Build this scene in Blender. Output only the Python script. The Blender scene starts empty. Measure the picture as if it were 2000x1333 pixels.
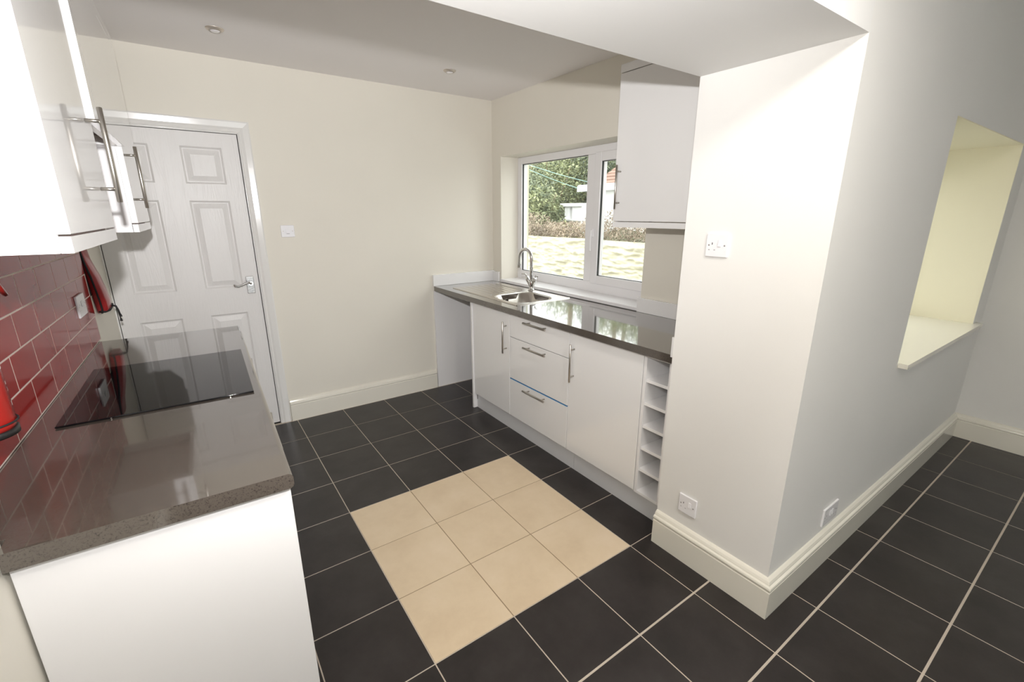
import bpy, bmesh, math, random
from mathutils import Matrix, Vector
random.seed(7)
C = bpy.context.scene.collection
sc = bpy.context.scene
PI = math.pi
I4 = Matrix.Identity(4)
TH = math.atan(.0265)
TL = Matrix.Translation((-.957, 0, 0)) @ Matrix.Rotation(-TH, 4, 'Z')   # the left wall stands 1.5 degrees off square

# ------------------------------------------------------------------ materials
def lin(c):
    return tuple(((v/12.92) if v <= .04045 else ((v+.055)/1.055)**2.4) for v in c)
def mat(name, col, rough=.5, metal=0., bump=0., bscale=60., spec=.5, coat=0., var=0., vscale=8., emit=0.):
    m = bpy.data.materials.new(name); m.use_nodes = True
    nt = m.node_tree; b = nt.nodes['Principled BSDF']
    b.inputs['Base Color'].default_value = (*col, 1)
    b.inputs['Roughness'].default_value = rough
    b.inputs['Metallic'].default_value = metal
    b.inputs['Specular IOR Level'].default_value = spec
    b.inputs['Coat Weight'].default_value = coat
    b.inputs['Coat Roughness'].default_value = .04
    tc = nt.nodes.new('ShaderNodeTexCoord')
    if var:
        n = nt.nodes.new('ShaderNodeTexNoise'); n.inputs['Scale'].default_value = vscale; n.inputs['Detail'].default_value = 6
        r = nt.nodes.new('ShaderNodeMapRange'); r.inputs[1].default_value = .3; r.inputs[2].default_value = .7
        r.inputs[3].default_value = 1-var; r.inputs[4].default_value = 1+var
        mx = nt.nodes.new('ShaderNodeVectorMath'); mx.operation = 'SCALE'; mx.inputs[0].default_value = col
        nt.links.new(tc.outputs['Object'], n.inputs['Vector']); nt.links.new(n.outputs['Fac'], r.inputs[0])
        nt.links.new(r.outputs[0], mx.inputs['Scale']); nt.links.new(mx.outputs[0], b.inputs['Base Color'])
    if bump:
        n2 = nt.nodes.new('ShaderNodeTexNoise'); n2.inputs['Scale'].default_value = bscale; n2.inputs['Detail'].default_value = 4
        bp = nt.nodes.new('ShaderNodeBump'); bp.inputs['Strength'].default_value = bump; bp.inputs['Distance'].default_value = .002
        nt.links.new(tc.outputs['Object'], n2.inputs['Vector']); nt.links.new(n2.outputs['Fac'], bp.inputs['Height'])
        nt.links.new(bp.outputs['Normal'], b.inputs['Normal'])
    return m

WALL = mat('wall_paint', (.80, .765, .68), .55, bump=.12, bscale=45, spec=.3, var=.012, vscale=2.5)
WALLW = mat('wall_paint_pale', (.82, .81, .785), .5, bump=.12, bscale=45, spec=.3, var=.01, vscale=2.5)
CREAMI = mat('cream_recess_daylit', (.88, .83, .64), .55, bump=.12, bscale=45, spec=.3)
CEIL = mat('ceiling_paint', (.90, .87, .865), .6, bump=.1, bscale=50, spec=.4)
BEAMW = mat('beam_paint', (.82, .815, .80), .6, bump=.1, bscale=40, spec=.2)
GLOSSP = mat('gloss_skirting_paint', (.82, .79, .70), .12, spec=.5, coat=.3)
GLOSSW = mat('white_gloss_paint', (.82, .81, .785), .15, spec=.5, coat=.4)
GLOSSU = mat('white_gloss_unit', (.88, .875, .87), .10, spec=.5, coat=.7)
MELA = mat('white_melamine', (.85, .84, .84), .32, spec=.4)
PLINTH = mat('plinth_board', (.66, .66, .67), .3)
UPVC = mat('white_plastic_frame', (.85, .84, .85), .2, spec=.5)
PLAST = mat('white_plastic', (.86, .85, .87), .22, spec=.5)
BLACK = mat('black_plastic', (.012, .012, .012), .35)
SLOT = mat('socket_slot', (.05, .045, .045), .5)
SLOTG = mat('socket_slot_shutter', (.28, .27, .27), .5)
RUBBER = mat('black_gasket', (.02, .022, .02), .5)
STEEL = mat('brushed_steel', (.50, .47, .43), .28, 1., bump=.05, bscale=400)
NICKEL = mat('satin_nickel', (.42, .38, .34), .3, 1.)
CHROME = mat('chrome', (.72, .72, .72), .06, 1.)
HOBG = mat('black_hob_glass', (.005, .005, .006), .03, spec=.45, coat=.0)
BROWN = mat('hood_underside_shade', (.12, .075, .06), .5)  # dark brown carries the shade of the cavity under the hood
RED = mat('red_vinyl', (.36, .018, .02), .30, bump=.3, bscale=70, coat=.3)
REDP = mat('red_enamel', (.33, .016, .012), .2, coat=.5)
TAPE = mat('black_webbing', (.012, .011, .013), .6)
WHITEB = mat('white_print', (.75, .72, .70), .4)
BLUE = mat('blue_protective_film', (.08, .3, .62), .3)
GROUTW = mat('pale_wall_grout', (.68, .57, .51), .8)
CREAMX = mat('exterior_cream_render', (.62, .60, .47), .8, bump=.5, bscale=30)
LAMPG = mat('lamp_lens', (.85, .83, .85), .15, coat=.5)
BEZEL = mat('satin_bezel', (.66, .60, .54), .42, .8)

def worktop_mat():
    m = mat('stippled_laminate', (.12, .10, .085), .10, spec=.8, coat=1.)
    nt = m.node_tree; b = nt.nodes['Principled BSDF']
    tc = nt.nodes.new('ShaderNodeTexCoord'); n = nt.nodes.new('ShaderNodeTexNoise')
    n.inputs['Scale'].default_value = 420; n.inputs['Detail'].default_value = 3
    n3 = nt.nodes.new('ShaderNodeTexNoise'); n3.inputs['Scale'].default_value = 190; n3.inputs['Detail'].default_value = 4
    ad = nt.nodes.new('ShaderNodeMath'); ad.operation = 'ADD'
    cr = nt.nodes.new('ShaderNodeValToRGB')
    cr.color_ramp.elements[0].position = .7; cr.color_ramp.elements[0].color = (.042, .034, .028, 1)
    cr.color_ramp.elements[1].position = 1.3; cr.color_ramp.elements[1].color = (.092, .077, .064, 1)
    nt.links.new(tc.outputs['Object'], n.inputs['Vector']); nt.links.new(tc.outputs['Object'], n3.inputs['Vector'])
    nt.links.new(n.outputs['Fac'], ad.inputs[0]); nt.links.new(n3.outputs['Fac'], ad.inputs[1])
    nt.links.new(ad.outputs[0], cr.inputs['Fac']); nt.links.new(cr.outputs['Color'], b.inputs['Base Color'])
    return m
WORK = worktop_mat()

def tile_mat(name, cols, rough, noise_scale, bump=.15):
    m = bpy.data.materials.new(name); m.use_nodes = True
    nt = m.node_tree; b = nt.nodes['Principled BSDF']; b.inputs['Roughness'].default_value = rough
    tc = nt.nodes.new('ShaderNodeTexCoord'); at = nt.nodes.new('ShaderNodeAttribute'); at.attribute_name = 'tile_rand'
    wo = nt.nodes.new('ShaderNodeVectorMath'); wo.operation = 'ADD'
    sc_ = nt.nodes.new('ShaderNodeVectorMath'); sc_.operation = 'SCALE'; sc_.inputs['Scale'].default_value = 13.
    nt.links.new(at.outputs['Vector'], sc_.inputs[0])
    nt.links.new(tc.outputs['Object'], wo.inputs[0]); nt.links.new(sc_.outputs[0], wo.inputs[1])
    n = nt.nodes.new('ShaderNodeTexNoise'); n.inputs['Scale'].default_value = noise_scale; n.inputs['Detail'].default_value = 10
    n.inputs['Roughness'].default_value = .65
    nt.links.new(wo.outputs[0], n.inputs['Vector'])
    cr = nt.nodes.new('ShaderNodeValToRGB'); e = cr.color_ramp.elements
    e[0].position = .32; e[0].color = (*cols[0], 1); e[1].position = .68; e[1].color = (*cols[2], 1)
    mid = e.new(.5); mid.color = (*cols[1], 1)
    nt.links.new(n.outputs['Fac'], cr.inputs['Fac']); nt.links.new(cr.outputs['Color'], b.inputs['Base Color'])
    n2 = nt.nodes.new('ShaderNodeTexNoise'); n2.inputs['Scale'].default_value = 90; n2.inputs['Detail'].default_value = 5
    bp = nt.nodes.new('ShaderNodeBump'); bp.inputs['Strength'].default_value = bump; bp.inputs['Distance'].default_value = .001
    nt.links.new(tc.outputs['Object'], n2.inputs['Vector']); nt.links.new(n2.outputs['Fac'], bp.inputs['Height'])
    nt.links.new(bp.outputs['Normal'], b.inputs['Normal'])
    return m
DARKT = tile_mat('dark_slate_tile', [(.016, .013, .012), (.026, .021, .020), (.036, .031, .029)], .36, 5.)
BEIGET = tile_mat('beige_tile', [(.68, .54, .37), (.74, .60, .42), (.78, .64, .47)], .42, 3.5)
GROUTF = mat('pale_floor_grout', (.55, .48, .40), .8)
GROUTB = mat('brown_floor_grout', (.33, .24, .15), .85)
REDT = mat('red_gloss_tile', (.29, .014, .011), .10, spec=.17, coat=.0, var=.06, vscale=6)

def door_mat():
    m = mat('woodgrain_white_gloss', (.78, .765, .75), .38, spec=.4, coat=.0)
    nt = m.node_tree; b = nt.nodes['Principled BSDF']
    tc = nt.nodes.new('ShaderNodeTexCoord'); mp = nt.nodes.new('ShaderNodeMapping')
    mp.inputs['Scale'].default_value = (14, 14, 1.3)
    n = nt.nodes.new('ShaderNodeTexNoise'); n.inputs['Scale'].default_value = 1.5; n.inputs['Detail'].default_value = 3; n.inputs['Distortion'].default_value = .6
    w = nt.nodes.new('ShaderNodeMath'); w.operation = 'MULTIPLY'; w.inputs[1].default_value = 55
    s = nt.nodes.new('ShaderNodeMath'); s.operation = 'SINE'
    bp = nt.nodes.new('ShaderNodeBump'); bp.inputs['Strength'].default_value = .3; bp.inputs['Distance'].default_value = .0005
    nt.links.new(tc.outputs['Object'], mp.inputs['Vector']); nt.links.new(mp.outputs[0], n.inputs['Vector'])
    nt.links.new(n.outputs['Fac'], w.inputs[0]); nt.links.new(w.outputs[0], s.inputs[0])
    nt.links.new(s.outputs[0], bp.inputs['Height']); nt.links.new(bp.outputs['Normal'], b.inputs['Normal'])
    return m
DOORM = door_mat()

def glass_mat():
    m = bpy.data.materials.new('window_glass'); m.use_nodes = True; nt = m.node_tree
    nt.nodes.remove(nt.nodes['Principled BSDF'])
    out = nt.nodes['Material Output']; t = nt.nodes.new('ShaderNodeBsdfTransparent'); t.inputs[0].default_value = (.95, .97, .96, 1)
    g = nt.nodes.new('ShaderNodeBsdfGlossy'); g.inputs['Roughness'].default_value = .01
    lw = nt.nodes.new('ShaderNodeLayerWeight'); pw = nt.nodes.new('ShaderNodeMath'); pw.operation = 'POWER'; pw.inputs[1].default_value = 5
    f = nt.nodes.new('ShaderNodeMath'); f.operation = 'MULTIPLY_ADD'; f.inputs[1].default_value = .9; f.inputs[2].default_value = .035
    nt.links.new(lw.outputs['Facing'], pw.inputs[0]); nt.links.new(pw.outputs[0], f.inputs[0])
    mx = nt.nodes.new('ShaderNodeMixShader')
    nt.links.new(f.outputs[0], mx.inputs[0]); nt.links.new(t.outputs[0], mx.inputs[1]); nt.links.new(g.outputs[0], mx.inputs[2])
    nt.links.new(mx.outputs[0], out.inputs['Surface'])
    return m
GLASS = glass_mat()

# ------------------------------------------------------------------ object helpers
LOC = {}   # name -> origin in assembly coordinates
def thing(name, label, cat, loc, T=I4, group=None):
    o = bpy.data.objects.new(name, None); C.objects.link(o); o.empty_display_size = .05
    o.matrix_world = T @ Matrix.Translation(loc)
    o['label'] = label; o['category'] = cat
    if group: o['group'] = group
    LOC[o.name] = Vector(loc)
    return o
def obj(name, bm, m, parent=None, T=I4, loc=None, bevel=0., smooth=False, label=None, segs=2):
    """geometry is written in assembly coordinates; the origin becomes the parent's, or loc for a top-level mesh"""
    bmesh.ops.recalc_face_normals(bm, faces=bm.faces)
    org = LOC[parent.name] if parent is not None else Vector(loc if loc else (0, 0, 0))
    bmesh.ops.translate(bm, vec=-org, verts=bm.verts)
    me = bpy.data.meshes.new(name); bm.to_mesh(me); bm.free()
    for mm in (m if isinstance(m, (list, tuple)) else [m]): me.materials.append(mm)
    if smooth:
        for p in me.polygons: p.use_smooth = True
    o = bpy.data.objects.new(name, me); C.objects.link(o)
    if parent is not None: o.parent = parent
    else: o.matrix_world = T @ Matrix.Translation(org)
    LOC[o.name] = org
    if bevel:
        md = o.modifiers.new('Bevel', 'BEVEL'); md.width = bevel; md.segments = segs; md.limit_method = 'ANGLE'; md.angle_limit = .6
        md.harden_normals = True
        for p in me.polygons: p.use_smooth = True
    if label: o['label'] = label
    return o
def tag(o, label, cat, group=None, kind=None):
    o['label'] = label; o['category'] = cat
    if group: o['group'] = group
    if kind: o['kind'] = kind
    return o
def struct(name, bm, m, T=I4, bevel=0., loc=None):
    o = obj(name, bm, m, None, T, loc, bevel); o['kind'] = 'structure'; return o
def box(x0, x1, y0, y1, z0, z1, bm=None, mi=0):
    bm = bm or bmesh.new()
    v = [bm.verts.new(p) for p in [(x0,y0,z0),(x1,y0,z0),(x1,y1,z0),(x0,y1,z0),(x0,y0,z1),(x1,y0,z1),(x1,y1,z1),(x0,y1,z1)]]
    for f in [(0,3,2,1),(4,5,6,7),(0,1,5,4),(1,2,6,5),(2,3,7,6),(3,0,4,7)]:
        fc = bm.faces.new([v[i] for i in f]); fc.material_index = mi
    return bm
def boxes(lst):
    bm = bmesh.new()
    for b in lst: box(*b, bm=bm)
    return bm
def tube(pts, r, bm=None, n=16, cap=True):
    """tube through points; r a number or one radius per point"""
    bm = bm or bmesh.new(); pts = [Vector(p) for p in pts]; rs = r if isinstance(r, (list, tuple)) else [r]*len(pts)
    t0 = (pts[1]-pts[0]).normalized(); up = Vector((0, 0, 1)) if abs(t0.z) < .9 else Vector((1, 0, 0))
    nrm = (up - up.dot(t0)*t0).normalized(); rings = []
    for i, p in enumerate(pts):
        if i == 0: t = t0
        elif i == len(pts)-1: t = (pts[i]-pts[i-1]).normalized()
        else: t = ((pts[i]-pts[i-1]).normalized()+(pts[i+1]-pts[i]).normalized()).normalized()
        nrm = (nrm - nrm.dot(t)*t).normalized(); bi = t.cross(nrm)
        rings.append([bm.verts.new(p+rs[i]*(math.cos(2*PI*k/n)*nrm+math.sin(2*PI*k/n)*bi)) for k in range(n)])
    for a, b in zip(rings, rings[1:]):
        for k in range(n): bm.faces.new((a[k], a[(k+1)%n], b[(k+1)%n], b[k])).smooth = True
    if cap: bm.faces.new(rings[0][::-1]); bm.faces.new(rings[-1])
    return bm
def lathe(prof, c, axis='Z', n=32, bm=None):
    """prof [(r, h)], about an axis through c"""
    bm = bm or bmesh.new(); rings = []
    for r, h in prof:
        ring = []
        for k in range(n):
            a = 2*PI*k/n; u, w = r*math.cos(a), r*math.sin(a)
            p = {'Z': (u, w, h), 'X': (h, u, w), 'Y': (u, h, w)}[axis]
            ring.append(bm.verts.new(Vector(c)+Vector(p)))
        rings.append(ring)
    for a, b in zip(rings, rings[1:]):
        for k in range(n): bm.faces.new((a[k], a[(k+1)%n], b[(k+1)%n], b[k])).smooth = True
    bm.faces.new(rings[0][::-1]); bm.faces.new(rings[-1])
    return bm
def sweep(prof, path, side=1, bm=None):
    """mitred moulding: prof [(out, z)] pushed out of the path to its right (side 1) or left (-1)"""
    bm = bm or bmesh.new(); P = [Vector((*p, 0)) for p in path]; ns = []
    for a, b in zip(P, P[1:]):
        t = (b-a).normalized(); ns.append(Vector((t.y, -t.x, 0))*side)
    offs = [ns[0]]+[(n1+n2)/(1+n1.dot(n2)) for n1, n2 in zip(ns, ns[1:])]+[ns[-1]]
    rings = [[bm.verts.new(p+o*d+Vector((0, 0, z))) for d, z in prof] for p, o in zip(P, offs)]
    m = len(prof)
    for a, b in zip(rings, rings[1:]):
        for k in range(m): bm.faces.new((a[k], a[(k+1)%m], b[(k+1)%m], b[k]))
    bm.faces.new(rings[0]); bm.faces.new(rings[-1][::-1])
    return bm

# ------------------------------------------------------------------ the shell
YB, XW, ZC = 2.38, 1.793, 2.413
XC, YC1, YC2 = 1.138, -.550, -.038
ZH, XR, XP = 1.985, 3.73, -.86
YR = -4.6
# floor: grout bed with separate tiles, 1/3 m pitch, a 3 x 3 beige patch
def floor():
    S = 1/3
    xi = {i: i*S for i in range(-5, 14)}
    for i, v in {0: -.009, 1: .997, 2: 2.007, 3: 3.013, 4: 4.008, 5: 5.02, 6: 6.015, 7: 7.023, 8: 8.018, 9: 8.984, 10: 9.954}.items(): xi[i] = v*S
    yj = {j: j*S for j in range(-16, 9)}
    for j, v in {-3: -2.981, -2: -2.006, -1: -1.026, 0: -.021, 1: .985, 2: 2.001, 3: 3.014, 4: 4.011, 5: 5.032, 6: 6.042, 7: 7.045, 8: 8.04}.items(): yj[j] = v*S
    bm = boxes([(-1.3, 3.95, YR-.15, -.038, -.12, 0.), (-1.3, XW+.2, -.038, 2.6, -.12, 0.)]); lay = []
    for i in range(-4, 12):
        for j in range(-15, 7):
            if i >= 6 and j >= 0: continue
            beige = 0 <= i <= 2 and 0 <= j <= 2
            gy0 = .0034 if j <= -1 else .0016; gy1 = .0034 if j+1 <= -1 else .0016
            if beige and j > 0: gy0 = .001
            gx = .0017 if not beige else .0014
            x0, x1, y0, y1 = xi[i]+gx, xi[i+1]-gx, yj[j]+gy0, yj[j+1]-gy1
            a = [(x0, y0), (x1, y0), (x1, y1), (x0, y1)]; e = .0012
            b = [(x0+e, y0+e), (x1-e, y0+e), (x1-e, y1-e), (x0+e, y1-e)]
            va = [bm.verts.new((*p, -.0005)) for p in a]; vb = [bm.verts.new((*p, .0011)) for p in b]
            fs = [bm.faces.new(vb)]+[bm.faces.new((va[k], va[(k+1)%4], vb[(k+1)%4], vb[k])) for k in range(4)]
            rv = (random.random(), random.random(), random.random())
            for f in fs: f.material_index = 2 if beige else 1; lay.append((f, rv))
    # brown grout under the beige patch
    box(xi[0]+.002, xi[3]-.002, yj[0]+.002, yj[3]-.002, -.01, .0003, bm=bm, mi=3)
    bm.faces.ensure_lookup_table(); bm.faces.index_update()
    idx = {f.index: rv for f, rv in lay}
    bmesh.ops.recalc_face_normals(bm, faces=bm.faces)
    me = bpy.data.meshes.new('floor'); bm.to_mesh(me); bm.free()
    for m in (GROUTF, DARKT, BEIGET, GROUTB): me.materials.append(m)
    at = me.attributes.new('tile_rand', 'FLOAT_VECTOR', 'FACE')
    for k, rv in idx.items(): at.data[k].vector = rv
    o = bpy.data.objects.new('floor', me); C.objects.link(o); o['kind'] = 'structure'
floor()
struct('ceiling', boxes([(-1.3, 3.95, YR-.15, -.038, ZC, ZC+.12), (-1.3, XW+.265, -.038, 2.6, ZC, ZC+.12)]), CEIL)
# back wall with the door opening, plus an unseen backing added against light leaks
DX0, DX1, DZ = -.895, -.112, 1.99
struct('wall_back', boxes([(-1.3, DX0, YB, YB+.12, 0, ZC), (DX1, XW+.265, YB, YB+.12, 0, ZC), (DX0, DX1, YB, YB+.12, DZ, ZC), (DX0-.1, DX1+.1, YB+.12, YB+.16, 0, ZC)]), WALL)
# left wall (tiled part of the kitchen) and the thicker wall towards the camera
struct('wall_left', box(-.2, 0, .005, 2.47, 0, ZC), WALL, TL)
struct('wall_left_front', box(XP-.15, XP, YR-.15, .0, 0, ZC), WALL)
# window wall
WY0, WY1, WZ0, WZ1 = .68, 2.245, .935, 1.965
XO = XW+.265
struct('wall_right', boxes([(XW, XO, YC2, WY0, 0, ZC), (XW, XO, WY1, YB, 0, ZC), (XW, XO, WY0, WY1, 0, .911), (XW, XO, WY0, WY1, WZ1, ZC)]), WALL)
# thick cross wall that ends in the pier, with the deep window recess
NX0, NX1, NZ0, NZ1 = 2.125, 3.50, .81, 1.885
wf = boxes([(XC, NX0, YC1, YC2, 0, ZC), (NX1, XR+.12, YC1, YC2, 0, ZC), (NX0, NX1, YC1, YC2, 0, NZ0), (NX0, NX1, YC1, YC2, NZ1, ZC)])
# plaster lining of the recess, window daylight put into its brighter cream
for b_ in ((NX0, NX0+.004, NZ0, NZ1), (NX1-.004, NX1, NZ0, NZ1), (NX0+.004, NX1-.004, NZ1-.004, NZ1)): box(b_[0], b_[1], YC1+.001, YC2-.062, b_[2], b_[3], bm=wf, mi=1)
struct('wall_front', wf, [WALLW, CREAMI])
struct('ceiling_beam', box(XP-.1, XC, YC1, YC2, ZH, ZC), BEAMW)
struct('wall_right_front', box(XR, XR+.12, YR-.15, YC1, 0, ZC), WALLW)
# wall behind the camera, with an opening added to let daylight in
struct('wall_rear', boxes([(XP, .2, YR-.15, YR, 0, ZC), (1.7, XR, YR-.15, YR, 0, ZC), (.2, 1.7, YR-.15, YR, 2.1, ZC)]), WALLW)

# skirting boards, moulded top
SK = [(0, 0), (.026, 0), (.026, .120), (.023, .123), (.023, .126), (.027, .130), (.028, .136), (.026, .142), (.018, .146), (.017, .150), (.013, .158), (.006, .164), (0, .166)]
struct('baseboard_back', sweep(SK, [(-.036, YB), (1.168, YB)], 1), GLOSSP)
struct('baseboard_right', sweep(SK, [(XC, YC2-.002), (XC, YC1), (XR, YC1), (XR, YR)], 1), GLOSSP)
struct('baseboard_left', sweep(SK, [(XP, YR), (XP, -.72)], 1), GLOSSP)

# ------------------------------------------------------------------ kitchen window (window_1) and sill
XF = XW+.178     # inside face of the frame
w = thing('window_1', 'white plastic double glazed kitchen window over the sink', 'window', (XF, 1.46, WZ0)); w['kind'] = 'structure'
del w['category']; del w['label']
def ring(x0, x1, y0, y1, z0, z1, t, tb=None):
    tb = tb or t
    return boxes([(x0, x1, y0, y0+t, z0, z1), (x0, x1, y1-t, y1, z0, z1), (x0, x1, y0+t, y1-t, z0, z0+tb), (x0, x1, y0+t, y1-t, z1-t, z1)])
fr = ring(XF, XF+.065, WY0, WY1, WZ0, WZ1, .055, .075)
box(XF, XF+.065, 1.31, 1.385, WZ0+.075, WZ1-.055, bm=fr)
obj('window_frame', fr, UPVC, w, bevel=.004)
sash = obj('sash', ring(XF-.014, XF+.05, .745, 1.300, 1.0, 1.918, .062), UPVC, w, bevel=.006)
obj('gasket', ring(XF-.004, XF+.012, .806, 1.239, 1.061, 1.857, .004), RUBBER, sash)
obj('gasket', ring(XF+.012, XF+.024, 1.384, 2.191, 1.009, 1.911, .005), RUBBER, w)
obj('glass_pane', box(XF+.03, XF+.034, 1.38, WY1-.05, 1.005, WZ1-.05), GLASS, w)
obj('glass_pane', box(XF+.025, XF+.029, .80, 1.245, 1.055, 1.862), GLASS, w)
h = box(XF-.030, XF-.012, 1.276, 1.296, 1.34, 1.40)
tube([(XF-.036, 1.286, 1.39), (XF-.040, 1.286, 1.30), (XF-.040, 1.286, 1.24)], .008, bm=h, n=10)
obj('window_handle', h, UPVC, w, bevel=.003)
# outside reveal and inside board
struct('trim_1', boxes([(XF+.066, XO+.02, WY1-.02, WY1+.04, .9, 2.0)]), CREAMX)
sb = box(XW-.018, XF+.06, WY0+.001, WY1-.001, .9115, WZ0+.003)
struct('trim_2', sb, UPVC, bevel=.006)

# window in the deep recess of the cross wall
w2 = thing('window_2', '', '', (2.8, YC2-.03, NZ0)); w2['kind'] = 'structure'; del w2['category']; del w2['label']
f2 = bmesh.new()
for b in [(NX0, NX0+.06), (NX1-.06, NX1), (2.78, 2.85)]: box(b[0], b[1], YC2-.06, YC2-.005, NZ0, NZ1, bm=f2)
box(NX0+.06, NX1-.06, YC2-.06, YC2-.005, NZ0, NZ0+.06, bm=f2); box(NX0+.06, NX1-.06, YC2-.06, YC2-.005, NZ1-.06, NZ1, bm=f2)
obj('window_frame', f2, UPVC, w2, bevel=.004)
obj('glass_pane', box(NX0+.05, NX1-.05, YC2-.03, YC2-.026, NZ0+.05, NZ1-.05), GLASS, w2)
o = struct('trim_3', box(2.145, 3.575, YC1-.035, YC1, NZ0+.002, NZ0+.024, bm=box(NX0, NX1, YC1, YC2-.06, NZ0-.0, NZ0+.024)), GLOSSP)

# frame and pane of the added daylight opening, unseen behind the camera
w3 = thing('added_window', '', '', (.95, YR-.05, 0)); w3['kind'] = 'structure'; del w3['category']; del w3['label']
f3 = bmesh.new()
for x in (.2, .915, 1.63): box(x, x+.07, YR-.10, YR-.03, 0, 2.1, bm=f3)
for z in (0, 2.03): box(.27, 1.63, YR-.10, YR-.03, z, z+.07, bm=f3)
obj('window_frame', f3, UPVC, w3, bevel=.004)
obj('glass_pane', box(.25, 1.65, YR-.07, YR-.066, .05, 2.05), GLASS, w3)

# ------------------------------------------------------------------ the panelled door
dr = thing('door_1', '', '', ((DX0+DX1)/2, YB, 0)); dr['kind'] = 'structure'; del dr['category']; del dr['label']
YD = YB-.002
def door_leaf():
    x0, x1, z0, z1 = DX0+.012, DX1-.006, .012, DZ-.006
    cx = (x0+x1)/2+.0
    cols = [(cx-.290, cx-.075), (cx+.075, cx+.290)]
    rows = [(.20, .86), (1.035, 1.585), (1.685, 1.90)]
    xs = sorted({x0, x1, *[v for c in cols for v in c]}); zs = sorted({z0, z1, *[v for c in rows for v in c]})
    bm = bmesh.new()
    for xa, xb in zip(xs, xs[1:]):
        for za, zb in zip(zs, zs[1:]):
            if (xa, xb) in cols and (za, zb) in rows:
                lv = [(0, 0), (.010, -.010), (.016, -.010), (.044, -.001), (.046, .0)]
                rg = [[bm.verts.new(p) for p in [(xa+d, YD-h, za+d), (xb-d, YD-h, za+d), (xb-d, YD-h, zb-d), (xa+d, YD-h, zb-d)]] for d, h in lv]
                for A, B in zip(rg, rg[1:]):
                    for k in range(4): bm.faces.new((A[k], A[(k+1)%4], B[(k+1)%4], B[k]))
                bm.faces.new(rg[-1])
            else:
                bm.faces.new([bm.verts.new(p) for p in [(xa, YD, za), (xb, YD, za), (xb, YD, zb), (xa, YD, zb)]])
    bmesh.ops.remove_doubles(bm, verts=bm.verts, dist=1e-5)
    # thickness
    back = [bm.verts.new(p) for p in [(x0, YD+.04, z0), (x1, YD+.04, z0), (x1, YD+.04, z1), (x0, YD+.04, z1)]]
    bm.faces.new(back[::-1])
    front = [bm.verts.new(p) for p in [(x0, YD, z0), (x1, YD, z0), (x1, YD, z1), (x0, YD, z1)]]
    for k in range(4): bm.faces.new((front[k], front[(k+1)%4], back[(k+1)%4], back[k]))
    return bm
obj('door_leaf', door_leaf(), DOORM, dr)
# lining with a dark shadow gap, and the architrave
ln = boxes([(DX0, DX0+.008, YB-.001, YB+.1, 0, DZ), (DX1-.001, DX1+.004, YB-.004, YB+.1, 0, DZ), (DX0, DX1, YB-.001, YB+.1, DZ-.002, DZ+.004)])
obj('door_lining', ln, GLOSSW, dr)
AR = [(0, 0), (0, .010), (.008, .014), (.018, .011), (.030, .016), (.060, .019), (.068, .016), (.070, 0)]
def architrave():
    bm = bmesh.new(); x1, z1 = DX1+.002, DZ+.004
    pts = lambda off: [(x1+off, 0), (x1+off, z1+off), (DX0, z1+off)]
    rings = [[], [], []]
    for off, h in AR:
        for k, (x, z) in enumerate(pts(off)): rings[k].append(bm.verts.new((x, YB-h, z)))
    m = len(AR)
    for a, b in zip(rings, rings[1:]):
        for k in range(m): bm.faces.new((a[k], a[(k+1)%m], b[(k+1)%m], b[k]))
    bm.faces.new(rings[0]); bm.faces.new(rings[-1][::-1])
    return bm
obj('architrave', architrave(), GLOSSW, dr)
obj('threshold', box(DX0, DX1, YB, YB+.1, -.001, .006), BLACK, dr)
# lever handle on its backplate
hd = obj('door_handle', box(-.192, -.146, YD-.008, YD, .985, 1.10), mat('chrome_backplate', (.42, .42, .42), .3, 1., bump=.3, bscale=120), dr, bevel=.003, label='chrome scroll lever handle on a short backplate')
lv = tube([(-.169, YD-.008, 1.055), (-.169, YD-.035, 1.055)], .009)
obj('spindle_boss', lathe([(.014, 0), (.014, .004), (.010, .010), (.009, .03)][::1], (-.169, YD-.04, 1.055), 'Y'), CHROME, hd)
pts = [(-.165, YD-.040, 1.053), (-.180, YD-.044, 1.063), (-.200, YD-.046, 1.060), (-.222, YD-.046, 1.050), (-.245, YD-.046, 1.043), (-.262, YD-.045, 1.046), (-.270, YD-.044, 1.056)]
obj('lever', tube(pts, [.008, .0085, .0075, .007, .0075, .0085, .007]), CHROME, hd, smooth=True)
for x in (-.184, -.154):
    for z in (.992, 1.093): obj('screw', lathe([(.003, -.0095), (.003, -.008)], (x, YD, z), 'Y', 10), STEEL, hd)

# ------------------------------------------------------------------ bar handles
def bar_handle(parent, p, axis, out, L=.224, cc=.160, so=.033, r=.006, m=STEEL):
    """bar centred at p on the door face, standing off along out"""
    p = Vector(p); a = Vector(axis); o_ = Vector(out); c = p+o_*so
    bar = tube([c-a*L/2, c-a*(L/2-.001), c+a*(L/2-.001), c+a*L/2], [r*.8, r, r, r*.8])
    h = obj('handle', bar, m, parent)
    for s in (-1, 1):
        q = p+a*cc/2*s
        obj('standoff', tube([q+o_*.0005, q+o_*so], r*.72, n=12), m, h)
    return h

# ------------------------------------------------------------------ left run, written in the frame of the left wall
TILE_L = 1.79
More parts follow.
